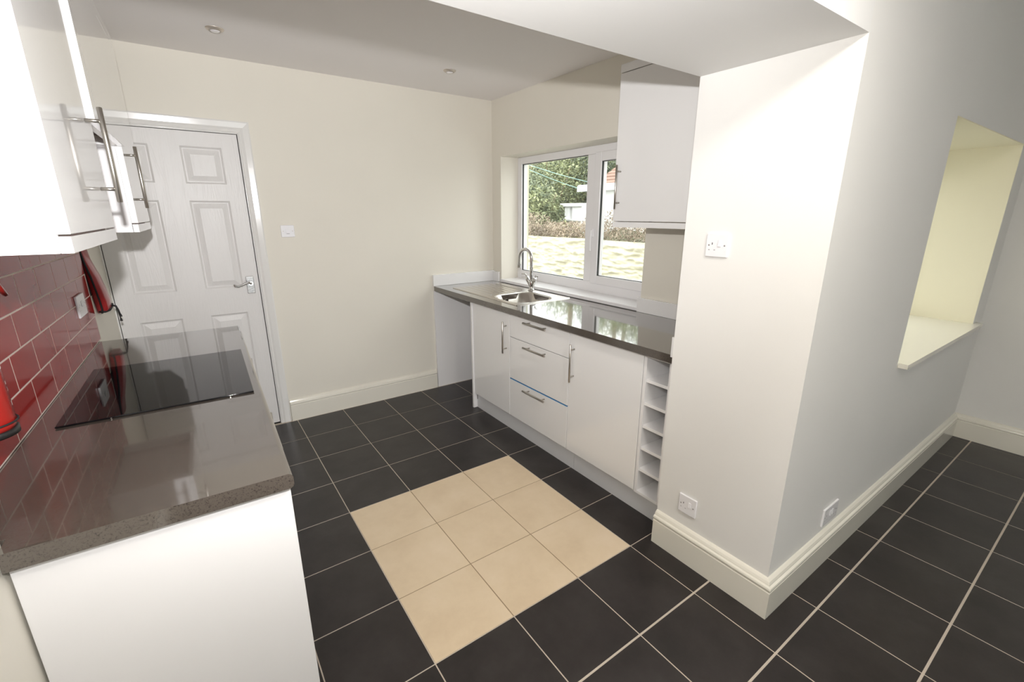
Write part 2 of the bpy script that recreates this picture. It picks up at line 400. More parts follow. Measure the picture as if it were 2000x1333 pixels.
# splashback
def splash():
    bm = box(.0004, .0095, .012, TILE_L, .9115, 1.55)
    for f in bm.faces: f.material_index = 1
    zr = [.9135, 1.027, 1.129, 1.231, 1.334, 1.437, 1.54]; ph = [.731, .625, .731, .841, .731, .841]
    g = .0021; P = .2095
    for k, (a, b) in enumerate(zip(zr, zr[1:])):
        v = ph[k] - 5*P
        while v < TILE_L:
            y0, y1 = max(v+g, .012), min(v+P-g, TILE_L-.001)
            if y1-y0 > .01:
                z0, z1 = a+g, b-g; q = .0020
                A = [(.0088, y0, z0), (.0088, y1, z0), (.0088, y1, z1), (.0088, y0, z1)]
                h = .0099
                B = [(h-.0004, y0+.0004, z0+.0004), (h-.0004, y1-.0004, z0+.0004), (h-.0004, y1-.0004, z1-.0004), (h-.0004, y0+.0004, z1-.0004)]
                D = [(h, y0+q, z0+q), (h, y1-q, z0+q), (h, y1-q, z1-q), (h, y0+q, z1-q)]
                tx = random.uniform(-.00006, .00006); ty = random.uniform(-.00008, .00008)
                D = [(x+tx*(1 if i in (1, 2) else -1)+ty*(1 if i > 1 else -1), y, z) for i, (x, y, z) in enumerate(D)]
                va, vb, vd = [[bm.verts.new(p) for p in s] for s in (A, B, D)]
                for m_, n_ in ((va, vb), (vb, vd)):
                    for i in range(4): bm.faces.new((m_[i], m_[(i+1)%4], n_[(i+1)%4], n_[i]))
                bm.faces.new(vd)
            v += P
    return bm
tag(obj('splashback', splash(), [REDT, GROUTW], None, TL, (.0, .9, .912)), 'glossy dark red brick-pattern wall tiles above the hob worktop', 'tiled splashback')

# worktop with rounded front edge, notched round the wall end
def worktop_profile(u0, u1, z0, z1, r=.012, flip=False):
    pts = [(u0, z0)]
    for k in range(7):
        a = -PI/2+k*PI/12; pts.append((u1-r+r*math.cos(a), z0+r+r*math.sin(a)))
    for k in range(7):
        a = k*PI/12; pts.append((u1-r+r*math.cos(a), z1-r+r*math.sin(a)))
    pts.append((u0, z1)); return pts
def extrude_y(prof, y0, y1, bm=None):
    bm = bm or bmesh.new()
    a = [bm.verts.new((x, y0, z)) for x, z in prof]; b = [bm.verts.new((x, y1, z)) for x, z in prof]
    n = len(prof)
    for k in range(n): bm.faces.new((a[k], a[(k+1)%n], b[(k+1)%n], b[k]))
    bm.faces.new(a[::-1]); bm.faces.new(b); return bm
wl = extrude_y(worktop_profile(.104, .600, .870, .910), -.046, 1.735)
box(.001, .104, .008, 1.735, .870, .910, bm=wl)
tag(obj('worktop', wl, WORK, None, TL, (.3, .85, .87)), 'glossy grey-brown stippled worktop carrying the black hob', 'worktop')
# hob
hb = thing('induction_hob', 'black glass hob set into the left worktop below the red tiles', 'hob', (.32, .885, .910), TL)
obj('glass_top', box(.066, .572, .582, 1.185, .9115, .9165), HOBG, hb, bevel=.0015)
for u in (.19, .50): obj('trim_clip', box(u, u+.003, .5805, .582, .9112, .9140), STEEL, hb)
# base units under the left worktop
b1 = thing('base_cabinet', 'white base cabinet with a plain end panel nearest the camera under the hob worktop', 'cabinet', (.3, .28, 0), TL)
obj('end_panel', box(.104, .592, -.022, -.002, 0, .8695), MELA, b1, bevel=.0012)
obj('carcass', box(.012, .560, .0, .572, .10, .8695), MELA, b1)
dd = obj('door', box(.562, .580, .003, .570, .115, .860), GLOSSU, b1, bevel=.0015)
bar_handle(dd, (.580, .51, .74), (0, 0, 1), (1, 0, 0), so=.026)
obj('plinth', box(.50, .515, .0, .572, 0, .10), PLINTH, b1)
ov = thing('built_in_oven', 'built-in oven with control knobs under the hob', 'oven', (.3, .87, 0), TL)
obj('housing', box(.012, .560, .575, 1.172, .10, .8695), MELA, ov)
obj('oven_door', box(.562, .585, .578, 1.169, .27, .76), BLACK, ov, bevel=.003)
cp = obj('control_panel', box(.562, .588, .578, 1.169, .765, .866), NICKEL, ov, bevel=.002)
for v in (.65, .86, 1.09):
    obj('control_knob', lathe([(.018, 0), (.018, .012), (.014, .015)], (.588, v, .838), 'X', 20), CHROME, cp)
oh = obj('handle', tube([(.618, .64, .72), (.618, 1.11, .72)], .008), STEEL, ov)
for v in (.67, 1.08): obj('standoff', tube([(.585, v, .72), (.618, v, .72)], .007), STEEL, oh)
obj('plinth', box(.50, .515, .575, 1.172, 0, .115), PLINTH, ov)
b2 = thing('base_cabinet', 'white base cabinet past the oven, nearest the panelled door', 'cabinet', (.3, 1.45, 0), TL)
obj('carcass', box(.012, .560, 1.175, 1.725, .10, .8695), MELA, b2)
dd = obj('door', box(.562, .580, 1.178, 1.722, .115, .860), GLOSSU, b2, bevel=.0015)
bar_handle(dd, (.580, 1.23, .74), (0, 0, 1), (1, 0, 0), so=.026)
obj('plinth', box(.50, .515, 1.175, 1.725, 0, .10), PLINTH, b2)

# wall cupboards on the left
def wall_unit(name, label, T, u0, uf, v0, v1, z0=1.440, zd=1.474, z1=2.19, zt=2.235, handle=None, sgn=1):
    """u0 wall side, uf door face; doors look along +u (sgn 1) or -u"""
    t = thing(name, label, 'wall cabinet', ((u0+uf)/2, (v0+v1)/2, z0), T)
    s = sgn; lo = lambda a, b: (min(a, b), max(a, b))
    ub = uf-s*.020
    cb = bmesh.new()
    box(*lo(u0, ub), v0, v0+.018, z0, zt, bm=cb); box(*lo(u0, ub), v1-.018, v1, z0, zt, bm=cb)
    box(*lo(u0, ub), v0+.018, v1-.018, zd, zd+.018, bm=cb); box(*lo(u0, ub), v0+.018, v1-.018, z1-.018, z1, bm=cb)
    obj('carcass', cb, MELA, t, bevel=.001)
    obj('light_pelmet', box(*lo(uf-s*.019, uf-s*.001), v0, v1, z0, zd-.004), GLOSSU, t, bevel=.001)
    obj('cornice', box(*lo(uf-s*.019, uf-s*.001), v0, v1, z1+.004, zt), GLOSSU, t, bevel=.001)
    d = obj('door', box(*lo(ub, uf), v0+.002, v1-.002, zd, z1), GLOSSU, t, bevel=.0012)
    if handle is not None: bar_handle(d, (uf, handle[0], handle[1]), (0, 0, 1), (s, 0, 0))
    return t
wall_unit('wall_cabinet', 'white gloss wall cabinet nearest the camera above the red tiles', TL, .0125, .308, -.004+.008, .548, handle=(.450, 1.650))
# cooker hood cabinet: shorter, standing slightly proud
hc = thing('cooker_hood_cabinet', 'short white cooker hood cabinet between the two left wall cabinets', 'wall cabinet', (.16, .85, 1.745), TL)
obj('carcass', boxes([(.0125, .296, .552, .572, 1.745, 2.235), (.0125, .296, 1.120, 1.140, 1.745, 2.235), (.0125, .296, .572, 1.120, 2.17, 2.19)]), MELA, hc, bevel=.001)
obj('door', box(.297, .317, .553, 1.139, 1.745, 2.19), GLOSSU, hc, bevel=.0012)
obj('cornice', box(.298, .316, .552, 1.140, 2.194, 2.235), GLOSSU, hc)
obj('extractor_underside', box(.0125, .296, .572, 1.120, 1.775, 1.80), BROWN, hc, label='underside of the extractor, its shade painted as dark brown')
obj('visor_strip', box(.279, .296, .572, 1.120, 1.747, 1.775), STEEL, hc)
wall_unit('wall_cabinet', 'white gloss wall cabinet on the left nearest the panelled door', TL, .0125, .308, 1.144, 1.66, handle=(1.20, 1.642))

# double socket on the splashback
def plate(name, label, cat, T, center, w, h, n_out, face, group=None, spur=False):
    """face 'u+' looks along +X of T, 'x-' along -X, 'y-' along -Y"""
    base = T @ Matrix.Translation(center)
    R = {'u+': Matrix(((0, 0, 1, 0), (1, 0, 0, 0), (0, 1, 0, 0), (0, 0, 0, 1))),
         'x-': Matrix(((0, 0, -1, 0), (-1, 0, 0, 0), (0, 1, 0, 0), (0, 0, 0, 1))),
         'y-': Matrix(((1, 0, 0, 0), (0, 0, -1, 0), (0, 1, 0, 0), (0, 0, 0, 1)))}[face]
    M = base @ R        # local x right, y up, z out of the wall
    t = bpy.data.objects.new(name, None); C.objects.link(t); t.matrix_world = M; t['label'] = label; t['category'] = cat
    if group: t['group'] = group
    LOC[t.name] = Vector((0, 0, 0))
    p = obj('faceplate', box(-w/2, w/2, -h/2, h/2, .0, .009), PLAST, t, bevel=.0035, segs=3)
    for s in (-1, 1): obj('screw', lathe([(.0032, .0085), (.0032, .0094)], (s*(w/2-.013), 0, 0), 'Z', 12), SLOTG if not spur else NICKEL, p)
    if spur:
        obj('fuse_holder', box(-.013, .013, -.016, .016, .009, .012), PLAST, p, bevel=.001)
        obj('slot', box(-.009, .009, -.018, -.0165, .0088, .0105), BLACK, p)
        return t
    for k in range(n_out):
        cx = (-w/4+.004 if n_out == 1 else (-.045 if k == 0 else .045))
        cy = -.008
        obj('pin_hole', box(cx-.0016, cx+.0016, cy+.010, cy+.018, .0088, .0092), SLOT, p)
        for s in (-1, 1): obj('pin_hole', box(cx+s*.011-.003, cx+s*.011+.003, cy-.010, cy-.0075, .0088, .0092), SLOTG, p)
        rx = cx+.030 if n_out == 1 else (-.010 if k == 0 else .010)
        rb = bmesh.new(); ry = .008
        v = [rb.verts.new(q) for q in [(rx-.006, ry-.012, .009), (rx+.006, ry-.012, .009), (rx+.006, ry+.012, .009), (rx-.006, ry+.012, .009),
                                        (rx-.006, ry-.012, .0135), (rx+.006, ry-.012, .0135), (rx+.006, ry+.012, .0105), (rx-.006, ry+.012, .0105)]]
        for f in [(0,3,2,1),(4,5,6,7),(0,1,5,4),(1,2,6,5),(2,3,7,6),(3,0,4,7)]: rb.faces.new([v[i] for i in f])
        obj('rocker_switch', rb, PLAST, p, bevel=.0008)
    return t
plate('double_socket', 'white double socket on the red tiles near the hanging red pouch', 'socket', TL, (.0098, 1.538, 1.122), .146, .094, 2, 'u+')
plate('single_socket', 'white single socket high on the side of the pier facing the red tiles', 'socket', I4, (XC, -.184, 1.393), .088, .086, 1, 'x-')
plate('single_socket', 'white single socket low on the pier just above the skirting', 'socket', I4, (XC, -.191, .276), .086, .088, 1, 'x-')
plate('double_socket', 'white double socket low on the wall round the corner of the pier', 'socket', I4, (1.645, YC1, .240), .146, .086, 2, 'y-')
plate('fused_switch', 'small white fused switch on the back wall right of the door', 'switch', I4, (.105, YB, 1.390), .086, .080, 1, 'y-', spur=True)

# red hanging pouch on the wall past the tiles
pb = thing('fire_blanket_pouch', 'narrow red vinyl pouch with black edging hanging beyond the tiles', 'pouch', (.02, 1.90, 1.02), TL)
def pouch():
    bm = bmesh.new(); rows = []
    # z, near v, far v, thickness
    for z, a, b, t in [(1.345, 1.835, 1.945, .010), (1.29, 1.835, 1.945, .014), (1.25, 1.833, 1.948, .022), (1.20, 1.83, 1.95, .033), (1.14, 1.83, 1.952, .040), (1.08, 1.83, 1.953, .045), (1.04, 1.833, 1.952, .044), (1.02, 1.84, 1.95, .034)]:
        rr = min(.012, t*.4); u0 = .004
        a += (1.345-z)*.27-.02; b += (1.345-z)*.24
        rows.append([(u0, a, z), (u0+t-rr, a, z), (u0+t-rr*.3, a+rr*.3, z), (u0+t, a+rr, z), (u0+t+.004, (a+b)/2, z), (u0+t, b-rr, z), (u0+t-rr*.3, b-rr*.3, z), (u0+t-rr, b, z), (u0, b, z)])
    vs = [[bm.verts.new(p) for p in r] for r in rows]; n = len(rows[0])
    for A, B in zip(vs, vs[1:]):
        for k in range(n): bm.faces.new((A[k], A[(k+1)%n], B[(k+1)%n], B[k])).smooth = True
    bm.faces.new(vs[0]); bm.faces.new(vs[-1][::-1]); return bm
obj('pouch_body', pouch(), RED, pb)
zt = [(1.345, .010), (1.29, .014), (1.25, .022), (1.20, .033), (1.14, .040), (1.08, .045), (1.04, .044), (1.02, .034)]
obj('edge_binding', tube([(t*.45+.004, 1.811+(1.345-z)*.27, z) for z, t in zt], .0045, n=8), TAPE, pb)
obj('back_binding', box(.001, .004, 1.92, 2.02, 1.03, 1.12, bm=box(.001, .004, 1.818, 1.95, 1.12, 1.350)), TAPE, pb)
obj('bottom_binding', tube([(.008, 1.905, 1.03), (.03, 1.905, 1.026), (.047, 1.918, 1.03), (.050, 1.97, 1.036), (.049, 2.02, 1.045)], .006, n=8), TAPE, pb)
for k, (dv, l) in enumerate(((.0, .075), (.02, .055))):
    s = obj('pull_strap', tube([(.050, 1.975+dv, 1.044), (.066, 1.975+dv, 1.038), (.072, 1.975+dv, 1.015), (.076, 1.975+dv, 1.044-l)], [.003, .003, .003, .002], n=8), TAPE, pb)
    obj('strap_end', lathe([(.003, .012), (.006, 0), (.006, -.003)], (.076, 1.975+dv, 1.036-l), 'Z', 10), TAPE, s)
obj('printed_band', box(.0135, .0165, 1.850, 1.930, 1.283, 1.286), WHITEB, pb)

# red extinguisher at the left edge of the photo
ex = thing('fire_extinguisher', 'red fire extinguisher on the red tiles at the left edge', 'fire extinguisher', (.065, .185, 1.06), TL)
obj('cylinder', lathe([(.030, 1.068), (.046, 1.072), (.050, 1.082), (.050, 1.36), (.046, 1.385), (.030, 1.405), (.016, 1.412)], (.065, .185, 0), 'Z', 40), REDP, ex)
obj('base_ring', lathe([(.046, 1.060), (.0515, 1.060), (.0515, 1.073), (.046, 1.073)], (.065, .185, 0), 'Z', 40), BLACK, ex)
obj('valve', lathe([(.014, 1.41), (.014, 1.44), (.010, 1.445)], (.065, .185, 0), 'Z', 20), NICKEL, ex)
obj('wall_bracket', boxes([(.0101, .018, .165, .205, 1.11, 1.34)]), BLACK, ex)
for z0, z1, a0, a1 in ((1.118, 1.128, .1, .5), (1.150, 1.158, .15, .5), (1.165, 1.172, .1, .45), (1.20, 1.212, 0, .5)):
    lb = bmesh.new(); q = [[lb.verts.new((.065+.0503*math.cos(a), .185+.0503*math.sin(a), z)) for a in [a0+(a1-a0)*k/6 for k in range(7)]] for z in (z0, z1)]
    for k in range(6): lb.faces.new((q[0][k], q[0][k+1], q[1][k+1], q[1][k]))
    obj('printed_label', lb, WHITEB, ex)
obj('strap', tube([(.065+.0525*math.cos(a), .185+.0525*math.sin(a), 1.088) for a in [2*PI*k/40 for k in range(41)]], .0022, n=6), TAPE, ex)
obj('hose', tube([(.065, .20, 1.43), (.075, .30, 1.435), (.085, .36, 1.40), (.088, .41, 1.345), (.09, .435, 1.322)], [.007, .007, .007, .007, .005], n=10), REDP, ex, smooth=True)

# ------------------------------------------------------------------ right run
XD = 1.215                       # door faces
tag(obj('end_panel', box(1.178, XW-.002, YB-.0205, YB-.0015, 0, .8685), MELA, None, I4, (1.5, YB-.01, 0), bevel=.001),
    'white board lining the appliance space against the back wall', 'panel')
wr_ = [(XW-.003, .870), (1.19, .870), (1.182, .874), (1.180, .880), (1.180, .901), (1.183, .907), (1.190, .910), (XW-.003, .910)]
# worktop with the cut-out for the sink bowl
def worktop_right():
    bm = bmesh.new()
    def seg(y0, y1, u0, u1, front, zb=.870):
        pr = [(u1, zb)] + ([(u0+.0015, zb), (u0, zb+.0015), (u0, .9085), (u0+.0015, .910)] if front else [(u0, zb), (u0, .910)]) + [(u1, .910)]
        a = [bm.verts.new((x, y0, z)) for x, z in pr]; b = [bm.verts.new((x, y1, z)) for x, z in pr]
        n = len(pr)
        for k in range(n): bm.faces.new((a[k], a[(k+1)%n], b[(k+1)%n], b[k]))
        bm.faces.new(a[::-1]); bm.faces.new(b)
    seg(YC2+.002, 1.315, 1.180, XW-.003, True); seg(1.315, 1.665, 1.180, 1.31, True); seg(1.315, 1.665, 1.645, XW-.003, False); seg(1.665, YB-.021, 1.180, XW-.003, True)
    return bm
tag(obj('worktop', worktop_right(), WORK, None, I4, (1.48, 1.1, .87)), 'glossy dark worktop under the window carrying the steel sink', 'worktop')
tag(obj('worktop_upstand', box(1.178, XW-.002, YB-.0205, YB-.0015, .9105, 1.005), GLOSSU, None, I4, (1.5, YB-.01, .91), bevel=.0012), 'white upstand strip along the back wall, left of the window', 'upstand')
tag(obj('worktop_upstand', box(XW-.020, XW-.002, 2.268, YB-.0215, .9105, .998), GLOSSU, None, I4, (XW-.01, 2.3, .91), bevel=.0012), 'short white upstand in the corner beside the sink drainer', 'upstand')
tag(obj('worktop_upstand', box(XW-.020, XW-.002, YC2+.02, .690, .9105, 1.0), GLOSSU, None, I4, (XW-.01, .35, .91), bevel=.0012), 'white upstand strip under the right wall cabinet beside the window', 'upstand')
tag(obj('worktop_upstand', box(1.150, XW-.022, YC2+.001, YC2+.019, .9105, 1.0), GLOSSU, None, I4, (1.5, YC2+.01, .91), bevel=.0012), 'white upstand end peeping out behind the pier, at the near worktop end', 'upstand')

# base units
def carc(parent, y0, y1, x0=XD+.020, zt=.8690):
    obj('carcass', box(x0, XW-.01, y0, y1, .118, zt), MELA, parent)
u1 = thing('base_cabinet', 'white base cabinet under the sink drainer, next to the open appliance space', 'cabinet', (1.5, 1.54, 0))
obj('end_panel', box(1.205, XW-.005, 1.778, 1.797, 0, .8690), MELA, u1, bevel=.001)
carc(u1, 1.292, 1.777, zt=.745)
d = obj('door', box(XD, XD+.019, 1.291, 1.776, .125, .862), GLOSSU, u1, bevel=.0015)
bar_handle(d, (XD, 1.326, .690), (0, 0, 1), (-1, 0, 0))
obj('hinge_catch', box(XD+.022, XD+.026, 1.770, 1.778, .07, .118), BLACK, u1)
u2 = thing('drawer_unit', 'white three-drawer base unit between the two plain cupboard doors', 'cabinet', (1.5, .99, 0))
carc(u2, .690, 1.288)
for z0, z1, zh, lb_ in ((.704, .862, .838, None), (.408, .700, .674, None), (.125, .400, .376, None)):
    dw = obj('drawer', box(XD, XD+.019, .693, 1.286, z0, z1), GLOSSU, u2, bevel=.0015)
    bar_handle(dw, (XD, .985, zh), (0, 1, 0), (-1, 0, 0))
    if z0 == .125: obj('protective_film', box(XD-.0005, XD+.018, .694, 1.285, .4003, .4035), BLUE, dw, label='strip of blue protective film')
u3 = thing('base_cabinet', 'white base cabinet with a wide plain door beside the wine rack', 'cabinet', (1.5, .42, 0))
carc(u3, .166, .687)
d = obj('door', box(XD, XD+.019, .168, .688, .125, .862), GLOSSU, u3, bevel=.0015)
bar_handle(d, (XD, .647, .690), (0, 0, 1), (-1, 0, 0))
wk = thing('wine_rack', 'narrow white six-hole wine rack unit beside the pier', 'wine rack', (1.5, .08, 0))
fr = boxes([(XD-.002, XW-.01, .146, .163, .120, .869), (XD-.002, XW-.01, .006, .022, .120, .869), (XD-.002, XW-.01, .022, .146, .855, .869), (XW-.028, XW-.01, .022, .146, .134, .855), (XD-.002, XW-.01, .022, .146, .120, .136)])
obj('frame', fr, MELA, wk, bevel=.001)
for k in range(1, 6):
    z = .136+k*(.855-.136)/6
    obj('shelf', box(XD+.004, XW-.03, .0225, .1455, z-.008, z+.008), MELA, wk, bevel=.001)
obj('filler_panel', box(XD+.004, XD+.022, YC2+.002, .0055, .0, .869), MELA, wk)
tag(obj('plinth', box(1.238, 1.254, .640, 1.777, 0, .117), PLINTH, None, I4, (1.246, 1.2, 0)), 'grey-white plinth board under the cupboard and drawers, left length', 'plinth')
tag(obj('plinth', box(1.238, 1.254, .0, .639, 0, .117), PLINTH, None, I4, (1.246, .3, 0)), 'grey-white plinth board nearest the pier, right of the joint', 'plinth')
wall_unit('wall_cabinet', 'white gloss wall cabinet on the right between window and pier', I4, XW-.002, 1.478, .055, .662, z0=1.434, zd=1.466, z1=2.195, zt=2.238, handle=(.622, 1.642), sgn=-1)

# sink
sk = thing('kitchen_sink', 'stainless steel single bowl sink with a ribbed drainer', 'sink', (1.50, 1.73, .910))
def rrect(x0, x1, y0, y1, r, z, bm, n=8):
    vs = []
    for cx, cy, a0 in ((x1-r, y1-r, 0), (x0+r, y1-r, PI/2), (x0+r, y0+r, PI), (x1-r, y0+r, 1.5*PI)):
        for k in range(n+1):
            a = a0+k*PI/2/n; vs.append(bm.verts.new((cx+r*math.cos(a), cy+r*math.sin(a), z)))
    return vs
def sink_body():
    bm = bmesh.new(); zt = .9165
    # bowl rings, from the rim down
    rings = [rrect(1.292, 1.668, 1.293, 1.687, .125, zt, bm), rrect(1.300, 1.660, 1.301, 1.679, .118, zt-.003, bm), rrect(1.312, 1.648, 1.313, 1.667, .108, zt-.008, bm),
             rrect(1.316, 1.640, 1.319, 1.661, .10, .80, bm), rrect(1.335, 1.621, 1.338, 1.642, .085, .765, bm)]
    for a, b in zip(rings, rings[1:]):
        n = len(a)
        for k in range(n): bm.faces.new((a[k], a[(k+1)%n], b[(k+1)%n], b[k])).smooth = True
    bm.faces.new(rings[-1])
    # deck around the bowl (near part) as a fan between outer rectangle and rim
    out = rrect(1.268, 1.742, 1.278, 1.705, .004, zt, bm)
    n = len(out)
    for k in range(n): bm.faces.new((out[k], out[(k+1)%n], rings[0][(k+1)%n], rings[0][k]))
    # drainer with ribs: cross-section in X, swept along Y
    xs = []; zs = []
    N = 120
    for i in range(N+1):
        x = 1.268+(1.742-1.268)*i/N; z = zt
        if 1.31 < x < 1.66:
            ph = (x-1.31)/(.35)*6; z = zt-.0055+.0053*abs(math.sin(ph*PI))**.6
        xs.append(x); zs.append(z)
    def row(y, f): return [bm.verts.new((x, y, zt+(z-zt)*f)) for x, z in zip(xs, zs)]
    rws = [row(1.705, 0), row(1.725, 0), row(1.745, 1), row(2.12, 1), row(2.145, 0), row(2.183, 0)]
    for a, b in zip(rws, rws[1:]):
        for k in range(N): bm.faces.new((a[k], a[k+1], b[k+1], b[k])).smooth = True
    # turned-down edge all round
    for p in [((1.268, 1.278), (1.742, 1.278)), ((1.742, 1.278), (1.742, 2.183)), ((1.742, 2.183), (1.268, 2.183)), ((1.268, 2.183), (1.268, 1.278))]:
        (xa, ya), (xb, yb) = p
        nx, ny = (yb-ya), -(xb-xa); L = math.hypot(nx, ny); nx, ny = nx/L*.004, ny/L*.004
        q = [bm.verts.new((xa, ya, zt)), bm.verts.new((xb, yb, zt)), bm.verts.new((xb+nx, yb+ny, .9103)), bm.verts.new((xa+nx, ya+ny, .9103))]
        bm.faces.new(q)
    return bm
bmS = sink_body()
obj('sink_body', bmS, mat('sink_steel', (.60, .57, .53), .22, 1., bump=.03, bscale=300), sk)
obj('waste_outlet', lathe([(.042, .7655), (.040, .768), (.030, .7665)], (1.478, 1.49, 0), 'Z', 28), CHROME, sk)
obj('overflow', lathe([(.016, -.004), (.016, 0), (.010, .001)], (1.45, 1.6655, .868), 'Y', 24, lathe([(.010, -.005), (.010, -.0045)], (1.45, 1.6655, .868), 'Y', 16)), CHROME, sk)
obj('overflow_grille', lathe([(.008, -.0062), (.008, -.0055)], (1.45, 1.6655, .868), 'Y', 16), BLACK, sk)
for k in range(5): obj('pressed_dimple', lathe([(.008, .9166), (.005, .919), (.0005, .9195)], (1.33+k*.075, 1.698, 0), 'Z', 12), CHROME, sk)

# mixer tap
tp = thing('mixer_tap', 'chrome swan-neck mixer tap with two levers behind the bowl', 'tap', (1.705, 1.69, .9166))
tx, ty = 1.705, 1.69
obj('tap_body', lathe([(.027, .9166), (.027, .922), (.020, .930), (.018, .950), (.020, .985), (.014, 1.0)], (tx, ty, 0), 'Z', 28), CHROME, tp)
arc = [(tx, ty, .99), (tx, ty, 1.12)]
R_ = .066
for k in range(0, 13):
    a = PI*k/12; arc.append((tx-.02*(1-math.cos(a))/2, ty+R_-R_*math.cos(a), 1.165+R_*math.sin(a)*1.05))
arc += [(tx-.020, ty+2*R_+.002, 1.12), (tx-.021, ty+2*R_+.003, 1.085)]
obj('spout', tube(arc, [.0135]*(len(arc)-2)+[.0138, .014], n=20), CHROME, tp, smooth=True)
for s in (-1, 1):
    a_ = Vector((tx, ty+s*.012, .955)); b_ = Vector((tx-.006, ty+s*.052, 1.018))
    vb = obj('valve_arm', tube([a_, a_.lerp(b_, .7), b_], [.013, .017, .016], n=20), CHROME, tp, smooth=True)
    obj('lever', tube([b_+Vector((0, s*.002, .006)), b_+Vector((-.004, s*.014, .022)), b_+Vector((-.012, s*.052, .020))], [.006, .005, .005], n=12), CHROME, vb, smooth=True)

# ------------------------------------------------------------------ downlights
for (x, y, lb_) in ((-.192, 1.883, 'recessed nickel ceiling downlight nearer the panelled door'), (1.116, 1.831, 'recessed nickel ceiling downlight nearer the window wall')):
    t = thing('downlight', lb_, 'ceiling light', (x, y, ZC), group=None)
    obj('bezel', lathe([(.026, -.012), (.030, -.0075), (.038, -.0055), (.042, -.0005), (.042, 0)][::-1]+[(.025, -.001)], (x, y, ZC), 'Z', 40), BEZEL, t, smooth=True)
    obj('lamp', lathe([(.001, -.0165), (.012, -.016), (.020, -.0135), (.023, -.011), (.023, -.002)], (x, y, ZC), 'Z', 32), LAMPG, t, smooth=True)

# ------------------------------------------------------------------ outside
def leafmat(name, a, b):
    m = bpy.data.materials.new(name); m.use_nodes = True; nt = m.node_tree; p = nt.nodes['Principled BSDF']; p.inputs['Roughness'].default_value = .6
    tc = nt.nodes.new('ShaderNodeTexCoord'); n = nt.nodes.new('ShaderNodeTexNoise'); n.inputs['Scale'].default_value = 3.5; n.inputs['Detail'].default_value = 5
    cr = nt.nodes.new('ShaderNodeValToRGB'); cr.color_ramp.elements[0].position = .38; cr.color_ramp.elements[0].color = (*a, 1)
    cr.color_ramp.elements[1].position = .64; cr.color_ramp.elements[1].color = (*b, 1)
    nt.links.new(tc.outputs['Object'], n.inputs['Vector']); nt.links.new(n.outputs['Fac'], cr.inputs['Fac']); nt.links.new(cr.outputs['Color'], p.inputs['Base Color'])
    return m
LEAF = leafmat('shrub_leaves', (.07, .095, .05), (.40, .43, .23))
LEAFD = leafmat('evergreen_leaves', (.06, .08, .055), (.28, .32, .2))
LEAFY = leafmat('yellow_green_leaves', (.14, .17, .07), (.42, .44, .2))
DEAD = leafmat('dead_bracken', (.13, .10, .07), (.46, .37, .28))
BARK = mat('bark', (.26, .19, .13), .9, bump=.6, bscale=20)
EARTH = mat('bank_soil', (.075, .08, .04), .9, bump=.8, bscale=6, var=.3, vscale=3)
PAVE = mat('yard_concrete', (.25, .245, .22), .9, var=.1, vscale=3)
HOUSEW = mat('white_house_render', (.84, .84, .84), .8)
ROOFM = mat('brown_roof_shingles', (.27, .17, .13), .85, var=.15, vscale=5)

# yard and bank
o = obj('yard', box(XO, 4.62, -6, 14, -.35, -.05), PAVE); o['kind'] = 'structure'
bmh = bmesh.new(); N1, N2 = 36, 30; gv = []
for i in range(N1+1):
    r_ = []
    for j in range(N2+1):
        x = 4.78+14.*(i/N1); y = -4+24*j/N2
        z = .95+max(0, x-8.3)*.46+.12*math.sin(x*1.7+y)+.1*math.sin(y*2.3)
        r_.append(bmh.verts.new((x, y, z)))
    gv.append(r_)
for i in range(N1):
    for j in range(N2): bmh.faces.new((gv[i][j], gv[i+1][j], gv[i+1][j+1], gv[i][j+1]))
o = obj('bank', bmh, EARTH); o['kind'] = 'structure'

# rough painted garden wall
def garden_wall():
    bm = bmesh.new(); random.seed(3)
    from mathutils import noise
    ny, nz = 420, 90; y0, y1, z0, z1 = .5, 9.5, -.05, 1.10; G = []
    for i in range(ny+1):
        r_ = []
        for j in range(nz+1):
            y = y0+(y1-y0)*i/ny; z = z0+(z1-z0)*j/nz
            top = .05*noise.noise(Vector((y*1.7, 0, 5)))+.03*noise.noise(Vector((y*6, 0, 9)))
            zz = z+(j/nz)*top
            dx = .05*noise.noise(Vector((0, y*3.5, zz*15)))+.028*noise.noise(Vector((4, y*8, zz*32)))+.018*noise.noise(Vector((8, y*24, zz*40)))
            r_.append(bm.verts.new((4.60-dx, y, zz)))
        G.append(r_)
    for i in range(ny):
        for j in range(nz): bm.faces.new((G[i][j], G[i+1][j], G[i+1][j+1], G[i][j+1])).smooth = True
    bk = [[bm.verts.new((4.85, y0+(y1-y0)*i/ny, z)) for z in (z0, z1)] for i in (0, ny)]
    bm.faces.new((bk[0][0], bk[1][0], bk[1][1], bk[0][1]))
    tops = [G[i][nz] for i in range(ny+1)]
    bm.faces.new([bk[0][1]]+tops+[bk[1][1]])
    return bm
GW = mat('limewashed_stone', (.50, .475, .36), .85, bump=.8, bscale=25, var=.16, vscale=4)
tag(obj('garden_wall', garden_wall(), GW, None, I4, (4.6, 4, -.05)), 'rough cream-painted stone garden wall outside the kitchen window', 'garden wall')

